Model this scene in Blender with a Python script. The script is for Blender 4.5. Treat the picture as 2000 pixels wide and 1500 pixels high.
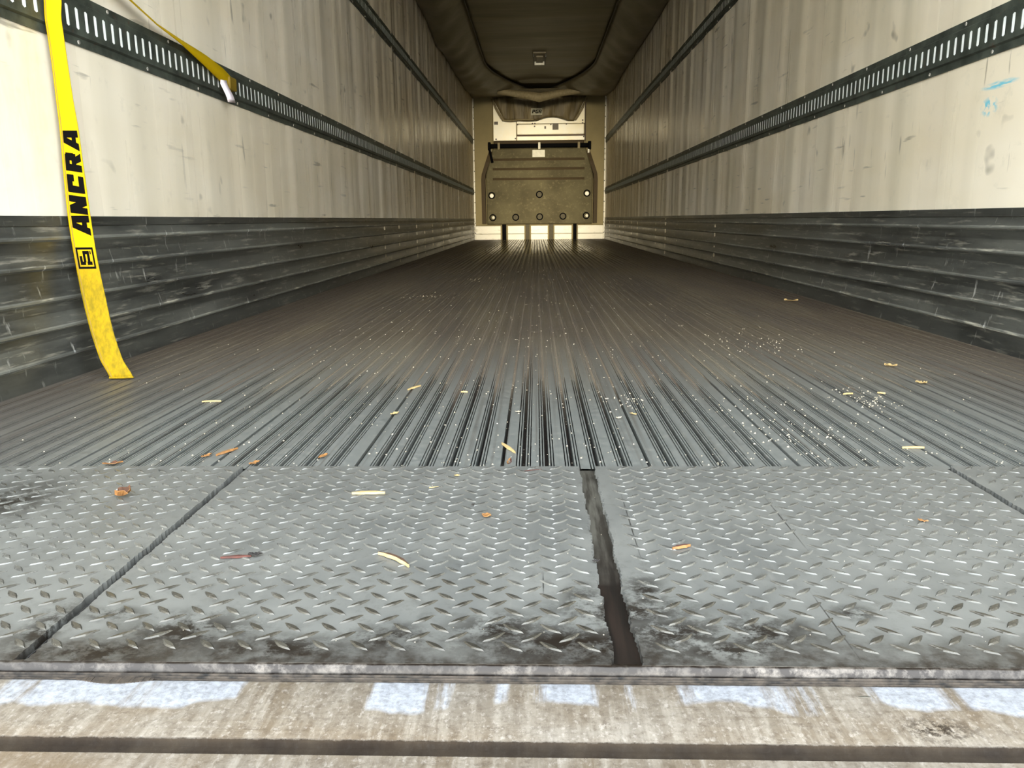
import bpy, bmesh, math, random
from mathutils import Vector, Matrix
random.seed(7)
SC = bpy.context.scene
for o in list(bpy.data.objects): bpy.data.objects.remove(o)
COL = SC.collection

# ------------------------------------------------------------------ camera
cam_d = bpy.data.cameras.new('camera'); cam = bpy.data.objects.new('camera', cam_d); COL.objects.link(cam)
cam_d.sensor_width = 36; cam_d.lens = 27.512; cam_d.clip_start = 0.02; cam_d.clip_end = 200
Rv = Vector((0.99950831, 0.02991427, -0.00939601)); Uv = Vector((0.00302867, 0.20615414, 0.97851484)); Fv = Vector((-0.03120858, 0.97806217, -0.20596218))
m = Matrix((Rv, Uv, -Fv)).transposed().to_4x4(); m.translation = (-0.0655, 0, 0.3768)
cam.matrix_world = m
SC.camera = cam
# ------------------------------------------------------------------ light
w = bpy.data.worlds.new('world'); SC.world = w; w.use_nodes = True
bg = w.node_tree.nodes['Background']; bg.inputs[0].default_value = (0.86, 0.94, 1.0, 1); bg.inputs[1].default_value = 3.9
SC.view_settings.view_transform = 'Standard'; SC.view_settings.look = 'None'
SC.view_settings.gamma = 1; SC.view_settings.use_curve_mapping = False
SC.view_settings.exposure = 1.5
# hazy low sun that shines in through the open rear doors
sd = bpy.data.lights.new('sun', 'SUN'); sd.energy = 1.9; sd.angle = math.radians(11); sd.color = (1.0, 0.86, 0.60)
so = bpy.data.objects.new('sun', sd); COL.objects.link(so)
so.rotation_euler = (math.radians(90 - 3), 0, math.radians(0))

# ------------------------------------------------------------------ helpers
def tag(o, label=None, cat=None, group=None, kind=None):
    if label: o['label'] = label
    if cat: o['category'] = cat
    if group: o['group'] = group
    if kind: o['kind'] = kind
    return o
def empty(name, loc=(0, 0, 0), parent=None):
    o = bpy.data.objects.new(name, None); COL.objects.link(o); o.location = loc; o.empty_display_size = .05
    if parent: o.parent = parent
    return o
def mobj(name, V, F, mat=None, parent=None, smooth=False, loc=None, fm=None):
    me = bpy.data.meshes.new(name); me.from_pydata([tuple(v) for v in V], [], F); me.validate()
    mats = mat if isinstance(mat, (list, tuple)) else [mat]
    for k in mats:
        if k: me.materials.append(k)
    if fm: me.polygons.foreach_set('material_index', fm)
    if smooth: me.polygons.foreach_set('use_smooth', [True] * len(me.polygons))
    me.update()
    o = bpy.data.objects.new(name, me); COL.objects.link(o)
    if parent: o.parent = parent
    if loc: o.location = loc
    return o
class MB:
    def __init__(s): s.V = []; s.F = []
    def add(s, V, F):
        b = len(s.V); s.V += [tuple(v) for v in V]; s.F += [tuple(i + b for i in f) for f in F]
    def box(s, x0, x1, y0, y1, z0, z1, bev=0):
        if bev:
            b = bev; V = []
            ring = lambda z, i: [(x0 + i + b * a, y0 + i + b * c, z) for a, c in ()]
            def rr(z, i):
                X0, X1, Y0, Y1 = x0 + i, x1 - i, y0 + i, y1 - i
                return [(X0 + b, Y0, z), (X1 - b, Y0, z), (X1, Y0 + b, z), (X1, Y1 - b, z), (X1 - b, Y1, z), (X0 + b, Y1, z), (X0, Y1 - b, z), (X0, Y0 + b, z)]
            V = rr(z0, b * .7) + rr(z0 + b, 0) + rr(z1 - b, 0) + rr(z1, b * .7)
            F = [tuple(range(7, -1, -1)), tuple(range(24, 32))]
            for k in range(3):
                for i in range(8):
                    j = (i + 1) % 8; F.append((k * 8 + i, k * 8 + j, k * 8 + 8 + j, k * 8 + 8 + i))
            s.add(V, F); return s
        V = [(x0, y0, z0), (x1, y0, z0), (x1, y1, z0), (x0, y1, z0), (x0, y0, z1), (x1, y0, z1), (x1, y1, z1), (x0, y1, z1)]
        s.add(V, [(3, 2, 1, 0), (4, 5, 6, 7), (0, 1, 5, 4), (1, 2, 6, 5), (2, 3, 7, 6), (3, 0, 4, 7)]); return s
    def ext(s, prof, ys, closed=False, off=None):
        # prof: list of (x,z); extruded along the list ys; off(y,x,z)->(x,z)
        n = len(prof); V = []
        for y in ys:
            for (x, z) in prof:
                if off: x, z = off(y, x, z)
                V.append((x, y, z))
        F = []
        for a in range(len(ys) - 1):
            for i in range(n if closed else n - 1):
                j = (i + 1) % n; F.append((a * n + i, a * n + j, (a + 1) * n + j, (a + 1) * n + i))
        if closed: F += [tuple(range(n - 1, -1, -1)), tuple((len(ys) - 1) * n + i for i in range(n))]
        s.add(V, F); return s
    def cyl(s, c, r, ax, h, n=16, r2=None):
        # ax: 'x','y','z'
        r2 = r if r2 is None else r2; V = []
        for (rr, t) in ((r, 0), (r2, h)):
            for i in range(n):
                a = 2 * math.pi * i / n; p, q = rr * math.cos(a), rr * math.sin(a)
                V.append({'x': (c[0] + t, c[1] + p, c[2] + q), 'y': (c[0] + p, c[1] + t, c[2] + q), 'z': (c[0] + p, c[1] + q, c[2] + t)}[ax])
        F = [tuple(range(n)), tuple(range(2 * n - 1, n - 1, -1))] + [(i, n + i, n + (i + 1) % n, (i + 1) % n) for i in range(n)]
        s.add(V, F); return s
    def tube(s, pts, r, n=8):
        pts = [Vector(p) for p in pts]; V = []
        for i, p in enumerate(pts):
            d = (pts[min(i + 1, len(pts) - 1)] - pts[max(i - 1, 0)]).normalized()
            a = d.cross(Vector((0, 0, 1)) if abs(d.z) < .9 else Vector((0, 1, 0))).normalized(); b = d.cross(a)
            rr = r[i] if isinstance(r, (list, tuple)) else r
            for k in range(n):
                t = 2 * math.pi * k / n; V.append(p + a * rr * math.cos(t) + b * rr * math.sin(t))
        F = [(i * n + k, i * n + (k + 1) % n, (i + 1) * n + (k + 1) % n, (i + 1) * n + k) for i in range(len(pts) - 1) for k in range(n)]
        F += [tuple(range(n)), tuple((len(pts) - 1) * n + k for k in range(n - 1, -1, -1))]
        s.add(V, F); return s
    def obj(s, name, mat, parent=None, smooth=False, loc=None):
        if loc: s.V = [(v[0] - loc[0], v[1] - loc[1], v[2] - loc[2]) for v in s.V]
        return mobj(name, s.V, s.F, mat, parent, smooth, loc)
def fixn(o):
    bm = bmesh.new(); bm.from_mesh(o.data); bmesh.ops.recalc_face_normals(bm, faces=bm.faces); bm.to_mesh(o.data); bm.free(); return o
def sm(o, ang=35):
    o.data.polygons.foreach_set('use_smooth', [True] * len(o.data.polygons))
    try: o.data.set_sharp_from_angle(angle=math.radians(ang))
    except Exception: pass
    return o

# ------------------------------------------------------------------ materials
def S(v): # sRGB 0-255 -> linear
    return tuple((c / 255 / 12.92) if c / 255 <= .04045 else ((c / 255 + .055) / 1.055) ** 2.4 for c in v) + (1,)
class M:
    def __init__(s, name, col=(.5, .5, .5, 1), rough=.5, metal=0, spec=.5):
        s.m = bpy.data.materials.new(name); s.m.use_nodes = True; s.t = s.m.node_tree; s.b = s.t.nodes['Principled BSDF']
        s.b.inputs['Base Color'].default_value = col; s.b.inputs['Roughness'].default_value = rough
        s.b.inputs['Metallic'].default_value = metal; s.b.inputs['Specular IOR Level'].default_value = spec
        s.col = col; s.tc = None
    def n(s, typ, **kw):
        x = s.t.nodes.new(typ)
        for k, v in kw.items(): setattr(x, k, v)
        return x
    def l(s, a, b): s.t.links.new(a, b)
    def co(s):
        if not s.tc: s.tc = s.n('ShaderNodeTexCoord').outputs['Object']
        return s.tc
    def noise(s, scale=(1, 1, 1), sc=1.0, det=4, rough=.6, off=(0, 0, 0), dist=0):
        mp = s.n('ShaderNodeMapping'); mp.inputs['Scale'].default_value = scale; mp.inputs['Location'].default_value = off
        s.l(s.co(), mp.inputs[0]); t = s.n('ShaderNodeTexNoise'); s.l(mp.outputs[0], t.inputs['Vector'])
        t.inputs['Scale'].default_value = sc; t.inputs['Detail'].default_value = det; t.inputs['Roughness'].default_value = rough; t.inputs['Distortion'].default_value = dist
        return t.outputs['Fac']
    def ramp(s, f, a, b, c0=0., c1=1.):
        r = s.n('ShaderNodeMapRange'); r.inputs[1].default_value = a; r.inputs[2].default_value = b; r.inputs[3].default_value = c0; r.inputs[4].default_value = c1
        s.l(f, r.inputs[0]); return r.outputs[0]
    def math(s, op, a, b):
        r = s.n('ShaderNodeMath', operation=op)
        for i, v in enumerate((a, b)):
            if v is None: continue
            if isinstance(v, (int, float)): r.inputs[i].default_value = v
            else: s.l(v, r.inputs[i])
        return r.outputs[0]
    def mix(s, f, a, b):
        r = s.n('ShaderNodeMix', data_type='RGBA')
        for i, v in ((0, f), (6, a), (7, b)):
            if isinstance(v, (int, float, tuple)): r.inputs[i].default_value = v
            else: s.l(v, r.inputs[i])
        return r.outputs[2]
    def axis(s, k):
        if not hasattr(s, 'sx'):
            s.sx = s.n('ShaderNodeSeparateXYZ'); s.l(s.co(), s.sx.inputs[0])
        return s.sx.outputs[k]
    def blob(s, c, r, k=0.5):
        # 1 inside an ellipsoid at c with radii r, falling to 0 at its rim
        mp = s.n('ShaderNodeVectorMath', operation='SUBTRACT'); s.l(s.co(), mp.inputs[0]); mp.inputs[1].default_value = c
        m2 = s.n('ShaderNodeVectorMath', operation='DIVIDE'); s.l(mp.outputs[0], m2.inputs[0]); m2.inputs[1].default_value = r
        m3 = s.n('ShaderNodeVectorMath', operation='LENGTH'); s.l(m2.outputs[0], m3.inputs[0])
        return s.ramp(m3.outputs['Value'], 1.0, k)
    def color(s, v): s.l(v, s.b.inputs['Base Color'])
    def roughness(s, v): s.l(v, s.b.inputs['Roughness'])
    def bump(s, f, st=.3, d=.002):
        b = s.n('ShaderNodeBump'); b.inputs['Strength'].default_value = st; b.inputs['Distance'].default_value = d
        s.l(f, b.inputs['Height']); s.l(b.outputs[0], s.b.inputs['Normal'])
def plain(name, rgb, rough=.5, metal=0, spec=.5, var=.12, sc=30, bump=0):
    k = M(name, S(rgb), rough, metal, spec)
    n = k.noise(sc=sc, det=3)
    c = S(rgb); dk = tuple(x * (1 - 2 * var) for x in c[:3]) + (1,); lt = tuple(min(1, x * (1 + var)) for x in c[:3]) + (1,)
    k.color(k.mix(k.ramp(n, .3, .7), dk, lt))
    if bump: k.bump(n, bump)
    return k.m

# liner wall: off-white fibreglass, dirty, scuffed, wavy gloss
def wall_mat(name, blue=False):
    k = M(name, S((222, 218, 205)), .42, 0, .5)
    big = k.noise((1, .35, 1), 1.3, 4); streak = k.noise((1, 4.2, .22), 1.1, 3, .5, off=(3, 1, 0)); fine = k.noise((1, 1, 1), 14, 6, .7)
    c = k.mix(k.ramp(big, .35, .7), S((222, 208, 180)), S((240, 231, 214)))
    c = k.mix(k.ramp(streak, .50, .75, 0, .38), c, S((165, 158, 130)))
    c = k.mix(k.ramp(fine, .58, .8, 0, .4), c, S((176, 170, 152)))
    # short dark scuffs, horizontal and vertical
    h = k.noise((1, 2.2, 22), 1.6, 3, .5, off=(0, 7, 3)); v = k.noise((1, 24, 3.5), 1.3, 3, .5, off=(0, 1, 8)); gate = k.noise((1, 1, 1), 2.3, 2, .5, off=(0, 4, 4))
    g = k.ramp(gate, .40, .55)
    c = k.mix(k.math('MULTIPLY', k.ramp(h, .65, .71, 0, .6), g), c, S((95, 90, 78)))
    c = k.mix(k.math('MULTIPLY', k.ramp(v, .67, .73, 0, .55), g), c, S((85, 80, 70)))
    sp = k.noise((1, 1, 1.3), 7, 2, .5, off=(0, 2, 9)); c = k.mix(k.ramp(sp, .69, .76, 0, .6), c, S((100, 95, 82)))
    if blue:
        b = k.math('MULTIPLY', k.blob((1.235, 2.36, .735), (.3, .10, .012)), k.ramp(k.noise((1, 6, 60), 3, 2), .4, .6))
        b2 = k.math('MULTIPLY', k.blob((1.235, 2.40, .68), (.3, .05, .03)), k.ramp(k.noise((1, 14, 14), 3, 2), .5, .6))
        c = k.mix(k.math('MAXIMUM', b, b2), c, S((120, 190, 205)))
    else:
        y = k.math('MULTIPLY', k.blob((-1.235, 1.86, .66), (.3, .25, .30), .2), k.ramp(k.noise((1, 8, 2), 3, 4), .45, .75, 0, .25))
        c = k.mix(y, c, S((240, 226, 120)))
    k.color(c)
    k.roughness(k.ramp(streak, .3, .7, .20, .38))
    k.bump(k.noise((1, 4, .3), 1.5, 2, .5), .22, .012)
    return k.m
WALL_L = wall_mat('liner_left'); WALL_R = wall_mat('liner_right', True)
# scuff liner: black-grey aluminium kick plates
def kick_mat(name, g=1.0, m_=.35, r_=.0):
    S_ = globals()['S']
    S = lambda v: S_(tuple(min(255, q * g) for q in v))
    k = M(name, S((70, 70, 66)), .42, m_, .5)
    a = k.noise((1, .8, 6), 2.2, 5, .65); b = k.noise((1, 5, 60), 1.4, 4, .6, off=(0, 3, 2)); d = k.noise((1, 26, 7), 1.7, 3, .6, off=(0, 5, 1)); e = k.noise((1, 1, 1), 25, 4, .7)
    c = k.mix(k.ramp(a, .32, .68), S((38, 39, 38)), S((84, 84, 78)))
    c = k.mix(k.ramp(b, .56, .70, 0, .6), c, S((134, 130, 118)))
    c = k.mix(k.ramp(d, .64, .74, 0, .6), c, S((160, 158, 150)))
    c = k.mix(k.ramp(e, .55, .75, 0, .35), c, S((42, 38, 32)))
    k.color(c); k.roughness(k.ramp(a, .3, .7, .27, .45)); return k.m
KICK = kick_mat('scuff_aluminium'); KICKL = kick_mat('scuff_lit_slope', 1.14, .2); KICKW = kick_mat('scuff_worn_edge', 1.7, .25)  # lighter copy paints the light on upward slopes; worn edge is brighter aluminium
# T-floor
def floor_mat():
    k = M('floor_aluminium', S((120, 120, 116)), .4, .3, .5)
    y = k.axis(1); x = k.axis(0)
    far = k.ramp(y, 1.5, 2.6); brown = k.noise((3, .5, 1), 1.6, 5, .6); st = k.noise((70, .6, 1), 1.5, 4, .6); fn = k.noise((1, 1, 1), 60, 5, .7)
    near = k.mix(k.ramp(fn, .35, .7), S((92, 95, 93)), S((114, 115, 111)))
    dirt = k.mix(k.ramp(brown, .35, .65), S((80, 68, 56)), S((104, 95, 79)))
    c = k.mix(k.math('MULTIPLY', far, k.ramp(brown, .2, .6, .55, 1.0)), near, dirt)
    c = k.mix(k.ramp(st, .52, .70, 0, .5), c, S((56, 47, 38))); c = k.mix(k.math('MULTIPLY', far, k.ramp(k.noise((55, 2.5, 1), 2, 5, .7, off=(9, 2, 0)), .56, .72, 0, .45)), c, S((128, 118, 100)))
    c = k.mix(k.math('MULTIPLY', k.ramp(fn, .6, .75, 0, .7), k.ramp(y, 5, 1.2)), c, S((130, 126, 116)))
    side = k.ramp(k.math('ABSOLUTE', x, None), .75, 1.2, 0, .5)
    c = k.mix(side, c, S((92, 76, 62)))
    k.color(c); 
    k.roughness(k.mix(k.math('MULTIPLY', k.ramp(y, 6, 10), k.ramp(k.math('ABSOLUTE', x, None), .95, .6)), k.ramp(fn, .3, .7, .42, .58), k.ramp(st, .3, .7, .10, .24)))
    k.bump(k.noise((40, .8, 1), 2, 4, .6), .12, .002)
    return k.m
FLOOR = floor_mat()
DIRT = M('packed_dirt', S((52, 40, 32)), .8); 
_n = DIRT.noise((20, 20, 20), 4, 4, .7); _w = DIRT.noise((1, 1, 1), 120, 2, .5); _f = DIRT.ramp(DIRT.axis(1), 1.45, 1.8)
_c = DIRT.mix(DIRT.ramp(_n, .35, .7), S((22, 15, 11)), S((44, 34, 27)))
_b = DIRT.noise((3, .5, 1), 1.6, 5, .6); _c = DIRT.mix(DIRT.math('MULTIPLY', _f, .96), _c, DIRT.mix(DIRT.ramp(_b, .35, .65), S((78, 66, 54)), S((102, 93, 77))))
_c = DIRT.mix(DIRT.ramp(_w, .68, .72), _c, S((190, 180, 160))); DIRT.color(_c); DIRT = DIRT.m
# checker plate
def plate_mat():
    k = M('tread_steel', S((140, 144, 142)), .36, .25, .5)
    n = k.noise((1, 1, 1), 9, 6, .65); f = k.noise((1, 1, 1), 70, 5, .7); br = k.noise((90, 8, 1), 1, 3, .6)
    c = k.mix(k.ramp(n, .3, .7), S((86, 87, 85)), S((104, 104, 100)))
    c = k.mix(k.ramp(f, .55, .75, 0, .5), c, S((56, 54, 49)))
    c = k.mix(k.ramp(k.noise((1, 1, 1), 26, 5, .7, off=(3, 3, 0)), .56, .72, 0, .35), c, S((62, 60, 54)))
    c = k.mix(k.ramp(br, .6, .8, 0, .3), c, S((120, 118, 112)))
    # grime along the front lip
    lip = k.ramp(k.math('ADD', k.axis(1), k.ramp(n, .3, .7, -.035, .035)), .672, .615)
    c = k.mix(k.math('MULTIPLY', lip, k.ramp(f, .3, .6, .35, .9)), c, S((34, 28, 22)))
    dk = None
    for (cx, cy, rx, ry) in ((-.03, .64, .16, .055), (-.20, .648, .06, .035), (.06, .66, .09, .05), (.02, .70, .10, .05), (-.39, .66, .09, .05), (-.46, .62, .10, .03), (.30, .60, .2, .02), (.14, .66, .06, .05), (-.80, 1.0, .1, .12), (-.53, .66, .03, .08), (-.30, .63, .10, .03), (.10, .63, .08, .03), (-.10, .665, .07, .045), (-.02, .72, .03, .05), (.045, .74, .03, .06), (.24, .70, .03, .02), (-.48, .69, .04, .02)):
        b = k.blob((cx, cy, 0), (rx, ry, .1), .2); dk = b if dk is None else k.math('MAXIMUM', dk, b)
    dk = k.math('MULTIPLY', dk, k.ramp(k.noise((1, 1.2, 1), 30, 6, .78, off=(2, 0, 0)), .42, .54))
    c = k.mix(k.math('MULTIPLY', dk, .92), c, S((24, 18, 12)))
    # hairline scratches on the right plate
    for (x0, y0, x1, y1) in ((.245, 1.05, .243, .83), (.208, .75, .216, .61), (-.06, .78, -.058, .74), (.052, 1.05, .05, .80)):
        ln = k.blob(((x0 + x1) / 2, (y0 + y1) / 2, 0), (.0011, abs(y1 - y0) / 2 + .01, .1), .4)
        c = k.mix(k.math('MULTIPLY', ln, k.ramp(f, .3, .5, .3, .9)), c, S((34, 32, 30)))
    k.l(k.ramp(dk, .1, .8, .5, .12), k.b.inputs['Specular IOR Level']); k.color(c); k.roughness(k.ramp(n, .3, .7, .36, .52)); k.bump(f, .12, .0008); return k.m
PLATE = plate_mat()
def lug_mat():
    k = M('tread_steel_worn', S((140, 142, 138)), .3, .4, .6)
    n = k.noise((1, 1, 1), 40, 5, .65); y = k.axis(1)
    near = k.math('MULTIPLY', k.ramp(k.math('ADD', y, k.ramp(k.noise(sc=6), .3, .7, -.08, .08)), .80, .70), .8)
    c = k.mix(k.ramp(n, .35, .65), S((80, 80, 77)), S((104, 104, 100)))
    c = k.mix(near, c, k.mix(k.ramp(n, .4, .65), S((44, 40, 32)), S((66, 62, 54))))
    k.color(c); k.roughness(k.ramp(n, .3, .7, .18, .34)); return k.m
LUG = lug_mat()
def sill_mat():
    k = M('sill_aluminium', S((170, 165, 155)), .4, .25, .5)
    sc = k.noise((60, 5, 5), 1.5, 5, .7); sc2 = k.noise((4, 120, 40), 1.2, 5, .7, off=(1, 1, 1)); big = k.noise((1, 1.5, 1), 6, 4, .6); blk = k.noise((14, .6, 1), 1.0, 2, .4, off=(4, 0, 0))
    fine = k.noise((1, 1, 1), 130, 6, .82)
    c = k.mix(k.ramp(big, .35, .65), S((90, 79, 65)), S((108, 102, 94)))
    c = k.mix(k.ramp(sc, .45, .7, 0, .55), c, S((138, 132, 122)))
    c = k.mix(k.ramp(sc2, .55, .72, 0, .45), c, S((78, 68, 54)))
    c = k.mix(k.ramp(fine, .48, .66, 0, .65), c, S((66, 56, 46))); c = k.mix(k.ramp(k.noise((1.4, 1, 1), 150, 4, .8, off=(5, 0, 0)), .54, .68, 0, .5), c, S((150, 144, 136))); c = k.mix(k.ramp(k.noise((1, 1.5, 1), 3.0, 4, .6, off=(7, 2, 0)), .52, .66, 0, .4), c, S((96, 78, 56)))
    # rows of polished patches just below the seal
    yb = k.math('MULTIPLY', k.ramp(k.math('ADD', k.axis(1), k.ramp(k.noise((9, 2, 1), 1.5, 3, .5), .3, .7, -.012, .012)), .552, .558), k.ramp(k.axis(1), .5885, .585))
    pm = k.math('MULTIPLY', yb, k.ramp(k.math('ADD', blk, k.ramp(sc, .3, .7, -.05, .05)), .47, .52))
    c = k.mix(k.math('MULTIPLY', pm, .85), c, k.mix(k.ramp(fine, .4, .65), S((146, 150, 158)), S((106, 108, 112))))
    # dark spots lower right
    b = k.math('MULTIPLY', k.blob((.235, .53, 0), (.035, .02, .1), .2), k.ramp(fine, .45, .55)); c = k.mix(b, c, S((36, 28, 20)))
    # grime in the channel
    g = k.math('MULTIPLY', k.math('MULTIPLY', k.ramp(k.math('ADD', k.axis(1), k.ramp(fine, .3, .7, -.0006, .0006)), .4940, .4952), k.ramp(k.math('ADD', k.axis(1), k.ramp(fine, .3, .7, -.0008, .0008)), .5125, .5108)), .95); c = k.mix(g, c, k.mix(k.ramp(k.noise(sc=18, det=5), .4, .65), S((24, 18, 13)), S((42, 35, 27))))
    k.color(c); k.l(k.ramp(g, 0, 1, .5, .08), k.b.inputs['Specular IOR Level']); k.l(k.ramp(g, 0, 1, .25, 0), k.b.inputs['Metallic']); k.roughness(k.mix(g, k.ramp(sc, .3, .7, .34, .58), (.95, .95, .95, 1))); k.bump(k.math('ADD', sc2, fine), .4, .0008); return k.m
SILL = sill_mat()
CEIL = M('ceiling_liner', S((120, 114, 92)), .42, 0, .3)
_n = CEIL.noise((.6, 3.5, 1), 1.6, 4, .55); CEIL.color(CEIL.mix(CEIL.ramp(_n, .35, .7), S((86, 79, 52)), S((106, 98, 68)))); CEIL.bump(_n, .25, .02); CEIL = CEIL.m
FABRIC = M('duct_fabric', S((120, 114, 90)), .45, 0, .3)
_n = FABRIC.noise((1.6, 1.2, 1), 2.2, 4, .6); FABRIC.color(FABRIC.mix(FABRIC.ramp(_n, .35, .7), S((84, 76, 54)), S((110, 102, 76)))); FABRIC.bump(_n, .25, .03); FABRIC = FABRIC.m
FLAP = plain('flap_fabric', (140, 128, 96), .7)
SCOOP = M('scoop_vinyl', S((150, 140, 110)), .5, 0, .3)
_n = SCOOP.noise((9, 1, 1.2), 1.6, 3, .5); SCOOP.color(SCOOP.mix(SCOOP.ramp(_n, .35, .65), S((84, 74, 50)), S((118, 106, 76)))); SCOOP.bump(_n, .7, .03); SCOOP = SCOOP.m
TRACK = M('galvanised_track', S((82, 90, 84)), .48, .35, .4)
_n = TRACK.noise((1, 3, 3), 5, 5, .65); _r = TRACK.noise((1, 9, 9), 4, 3, .6, off=(0, 3, 3))
_c = TRACK.mix(TRACK.ramp(_n, .35, .65), S((50, 55, 49)), S((84, 90, 81))); _c = TRACK.mix(TRACK.ramp(_r, .64, .72, 0, .5), _c, S((96, 66, 48))); TRACK.color(_c); TRACK = TRACK.m
BACK = plain('slot_bright_white', (250, 252, 248), .35, var=.02)
SCREW = plain('screw_zinc', (205, 200, 190), .25, .6)
BULK = M('bulkhead_plastic', S((128, 120, 92)), .7, 0, .15)
_n = BULK.noise((1, 1, 1.3), 16, 7, .8); _n2 = BULK.noise((1, 1, 1), 2.2, 3, .5); _c = BULK.mix(BULK.ramp(_n2, .35, .65), S((78, 72, 52)), S((98, 92, 68)))
_c = BULK.mix(BULK.ramp(_n, .53, .70, 0, .7), _c, S((132, 124, 94))); BULK.color(_c); BULK = BULK.m
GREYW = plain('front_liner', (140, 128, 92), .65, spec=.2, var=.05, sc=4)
RIB = plain('bulkhead_rib', (66, 54, 34), .6, spec=.15, var=.05)
CREAM = M('unit_panel_cream', S((255, 250, 228)), .35); _n = CREAM.noise(sc=2.5, det=4); CREAM.color(CREAM.mix(CREAM.ramp(_n, .3, .7), S((255, 244, 205)), S((255, 252, 235)))); CREAM = CREAM.m
WHITE = M('front_kick_white', S((250, 250, 244)), .4); _n = WHITE.noise((2, 1, 6), 3, 5, .7); WHITE.color(WHITE.mix(WHITE.ramp(_n, .55, .8), S((216, 212, 196)), S((150, 140, 112)))); WHITE = WHITE.m
BLACK = plain('black_bar', (5, 5, 7), .8, spec=.08); DARK = plain('dark_metal', (60, 58, 50), .5); INK = plain('black_ink', (5, 4, 4), .9, spec=.08, var=.05)
GREY = plain('grey_post', (78, 72, 54), .6, spec=.2); STICK = plain('sticker_white', (190, 186, 162), .4, var=.1, sc=14); TAGM = plain('tag_white', (240, 228, 236), .7, var=.04, sc=60)
LABELM = plain('label_brown', (74, 60, 36), .5); TAN = plain('sticker_grey', (150, 146, 120), .5)
def yellow_mat():
    k = M('yellow_webbing', S((250, 225, 10)), .75, 0, .12)
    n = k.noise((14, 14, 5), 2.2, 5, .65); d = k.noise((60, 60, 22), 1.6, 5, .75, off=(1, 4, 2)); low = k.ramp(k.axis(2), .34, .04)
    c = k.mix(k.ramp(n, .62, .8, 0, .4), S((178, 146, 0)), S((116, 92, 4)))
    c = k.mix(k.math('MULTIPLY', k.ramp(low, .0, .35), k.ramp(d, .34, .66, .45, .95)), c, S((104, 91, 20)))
    k.color(c); wv = k.n('ShaderNodeTexWave'); wv.inputs['Scale'].default_value = 260; wv.bands_direction = 'Z'; k.l(k.co(), wv.inputs['Vector']); k.bump(wv.outputs['Fac'], .25, .0006)
    return k.m
YEL = yellow_mat(); YELD = plain('yellow_stitch', (120, 96, 6), .6, var=.1)
RUB = plain('rubber_seal', (12, 9, 7), .85, var=.3, sc=60)
WOODL = plain('wood_pale', (156, 134, 90), .7, var=.12, sc=120); WOODB = plain('bark_brown', (58, 36, 18), .8, var=.2, sc=150)
LEAF = plain('leaf_orange', (126, 86, 42), .7, var=.2, sc=120); LEAFD = plain('leaf_brown', (72, 42, 22), .8, var=.2, sc=120); RUST = plain('rust_red', (62, 26, 16), .8, var=.2, sc=150); SOOT = plain('burnt_black', (26, 22, 20), .9)
CRUMB = plain('crumb', (168, 158, 138), .8, var=.15, sc=200)
LENS = plain('lamp_lens', (250, 246, 230), .4); HOUS = plain('lamp_housing', (120, 110, 84), .5)
GROUND = plain('asphalt', (140, 138, 134), .9, var=.08, sc=3)

W = 1.235; YE = 15.2; ZC = 2.62; Y0 = .46

# ------------------------------------------------------------------ setting: outside ground
g = MB(); g.box(-60, 60, -80, 30, -1.6, -1.4); tag(g.obj('floor', GROUND), kind='structure', label='grey asphalt yard outside the trailer'); bpy.data.objects['floor'].name = 'trim_9'

# floor: sub-floor with extruded planks
flo = MB().box(-1.30, 1.30, .47, 15.35, -.14, -.034).obj('floor', DARK); tag(flo, kind='structure')
CH = [(.0285, 1), (.0655, 1), (.1055, 1), (.1445, 1), (.1865, 1)]
def plank(x0, x1, seam):
    # slots (left,right) measured from x0
    sl = []
    def group(c, wide=.0034):
        return [(c - .0118, c - .0098), (c - .0072, c - .0052), (c - wide, c + wide), (c + .0058, c + .0078), (c + .0102, c + .0120)]
    for c, _ in CH: sl += [(x0 + a, x0 + b) for a, b in group(c)]
    sl = [(a, b) for a, b in sl if a > x0 + .003 and b < x1 - .008]
    sl.append((x1 - .0075, x1 - .0015))
    P = [(x0, -.03), (x0, 0)]
    for a, b in sl: P += [(a, 0), (a, 'd'), (b, 'd'), (b, 0)]
    P += [(x1 - .0003, 0), (x1 - .0003, -.03)]
    return P, sl
def depth(x, y):
    j = math.sin(x * 57.3) * .10 + math.sin(x * 211) * .07
    t = (y - (1.50 + j)) / .33; t = max(0, min(1, t)); near = -.020 * (1 - t) + -.0005 * t
    t2 = max(0, min(1, (y - 5.5) / 3)); return near * (1 - t2) + -.006 * t2
ysf = [1.154, 1.22, 1.30, 1.38] + [1.38 + .05 * i for i in range(1, 12)] + [2.2, 2.6, 3.2, 4, 5, 5.6, 6.4, 7.2, 8, 8.7, 10, 12, 15.19]
xs = [-.115 + .2295 * k for k in range(-5, 7)]; xs[0] = -1.245; xs[-1] = 1.245
for k in range(len(xs) - 1):
    P, sl = plank(xs[k] if k else xs[1] - .2295, xs[k + 1] if k < len(xs) - 2 else xs[-2] + .2295, 0)
    V = []; n = len(P)
    for y in ysf:
        for (x, z) in P: V.append((max(-1.246, min(1.246, x)), y, depth(x, y) if z == 'd' else z))
    F = []; fm = []
    for a in range(len(ysf) - 1):
        for i in range(n - 1):
            F.append((a * n + i, a * n + i + 1, (a + 1) * n + i + 1, (a + 1) * n + i)); fm.append(1 if P[i][1] == 'd' and P[i + 1][1] == 'd' else 0)
    mobj('floor_plank', V, F, [FLOOR, DIRT], flo, fm=fm)

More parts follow.
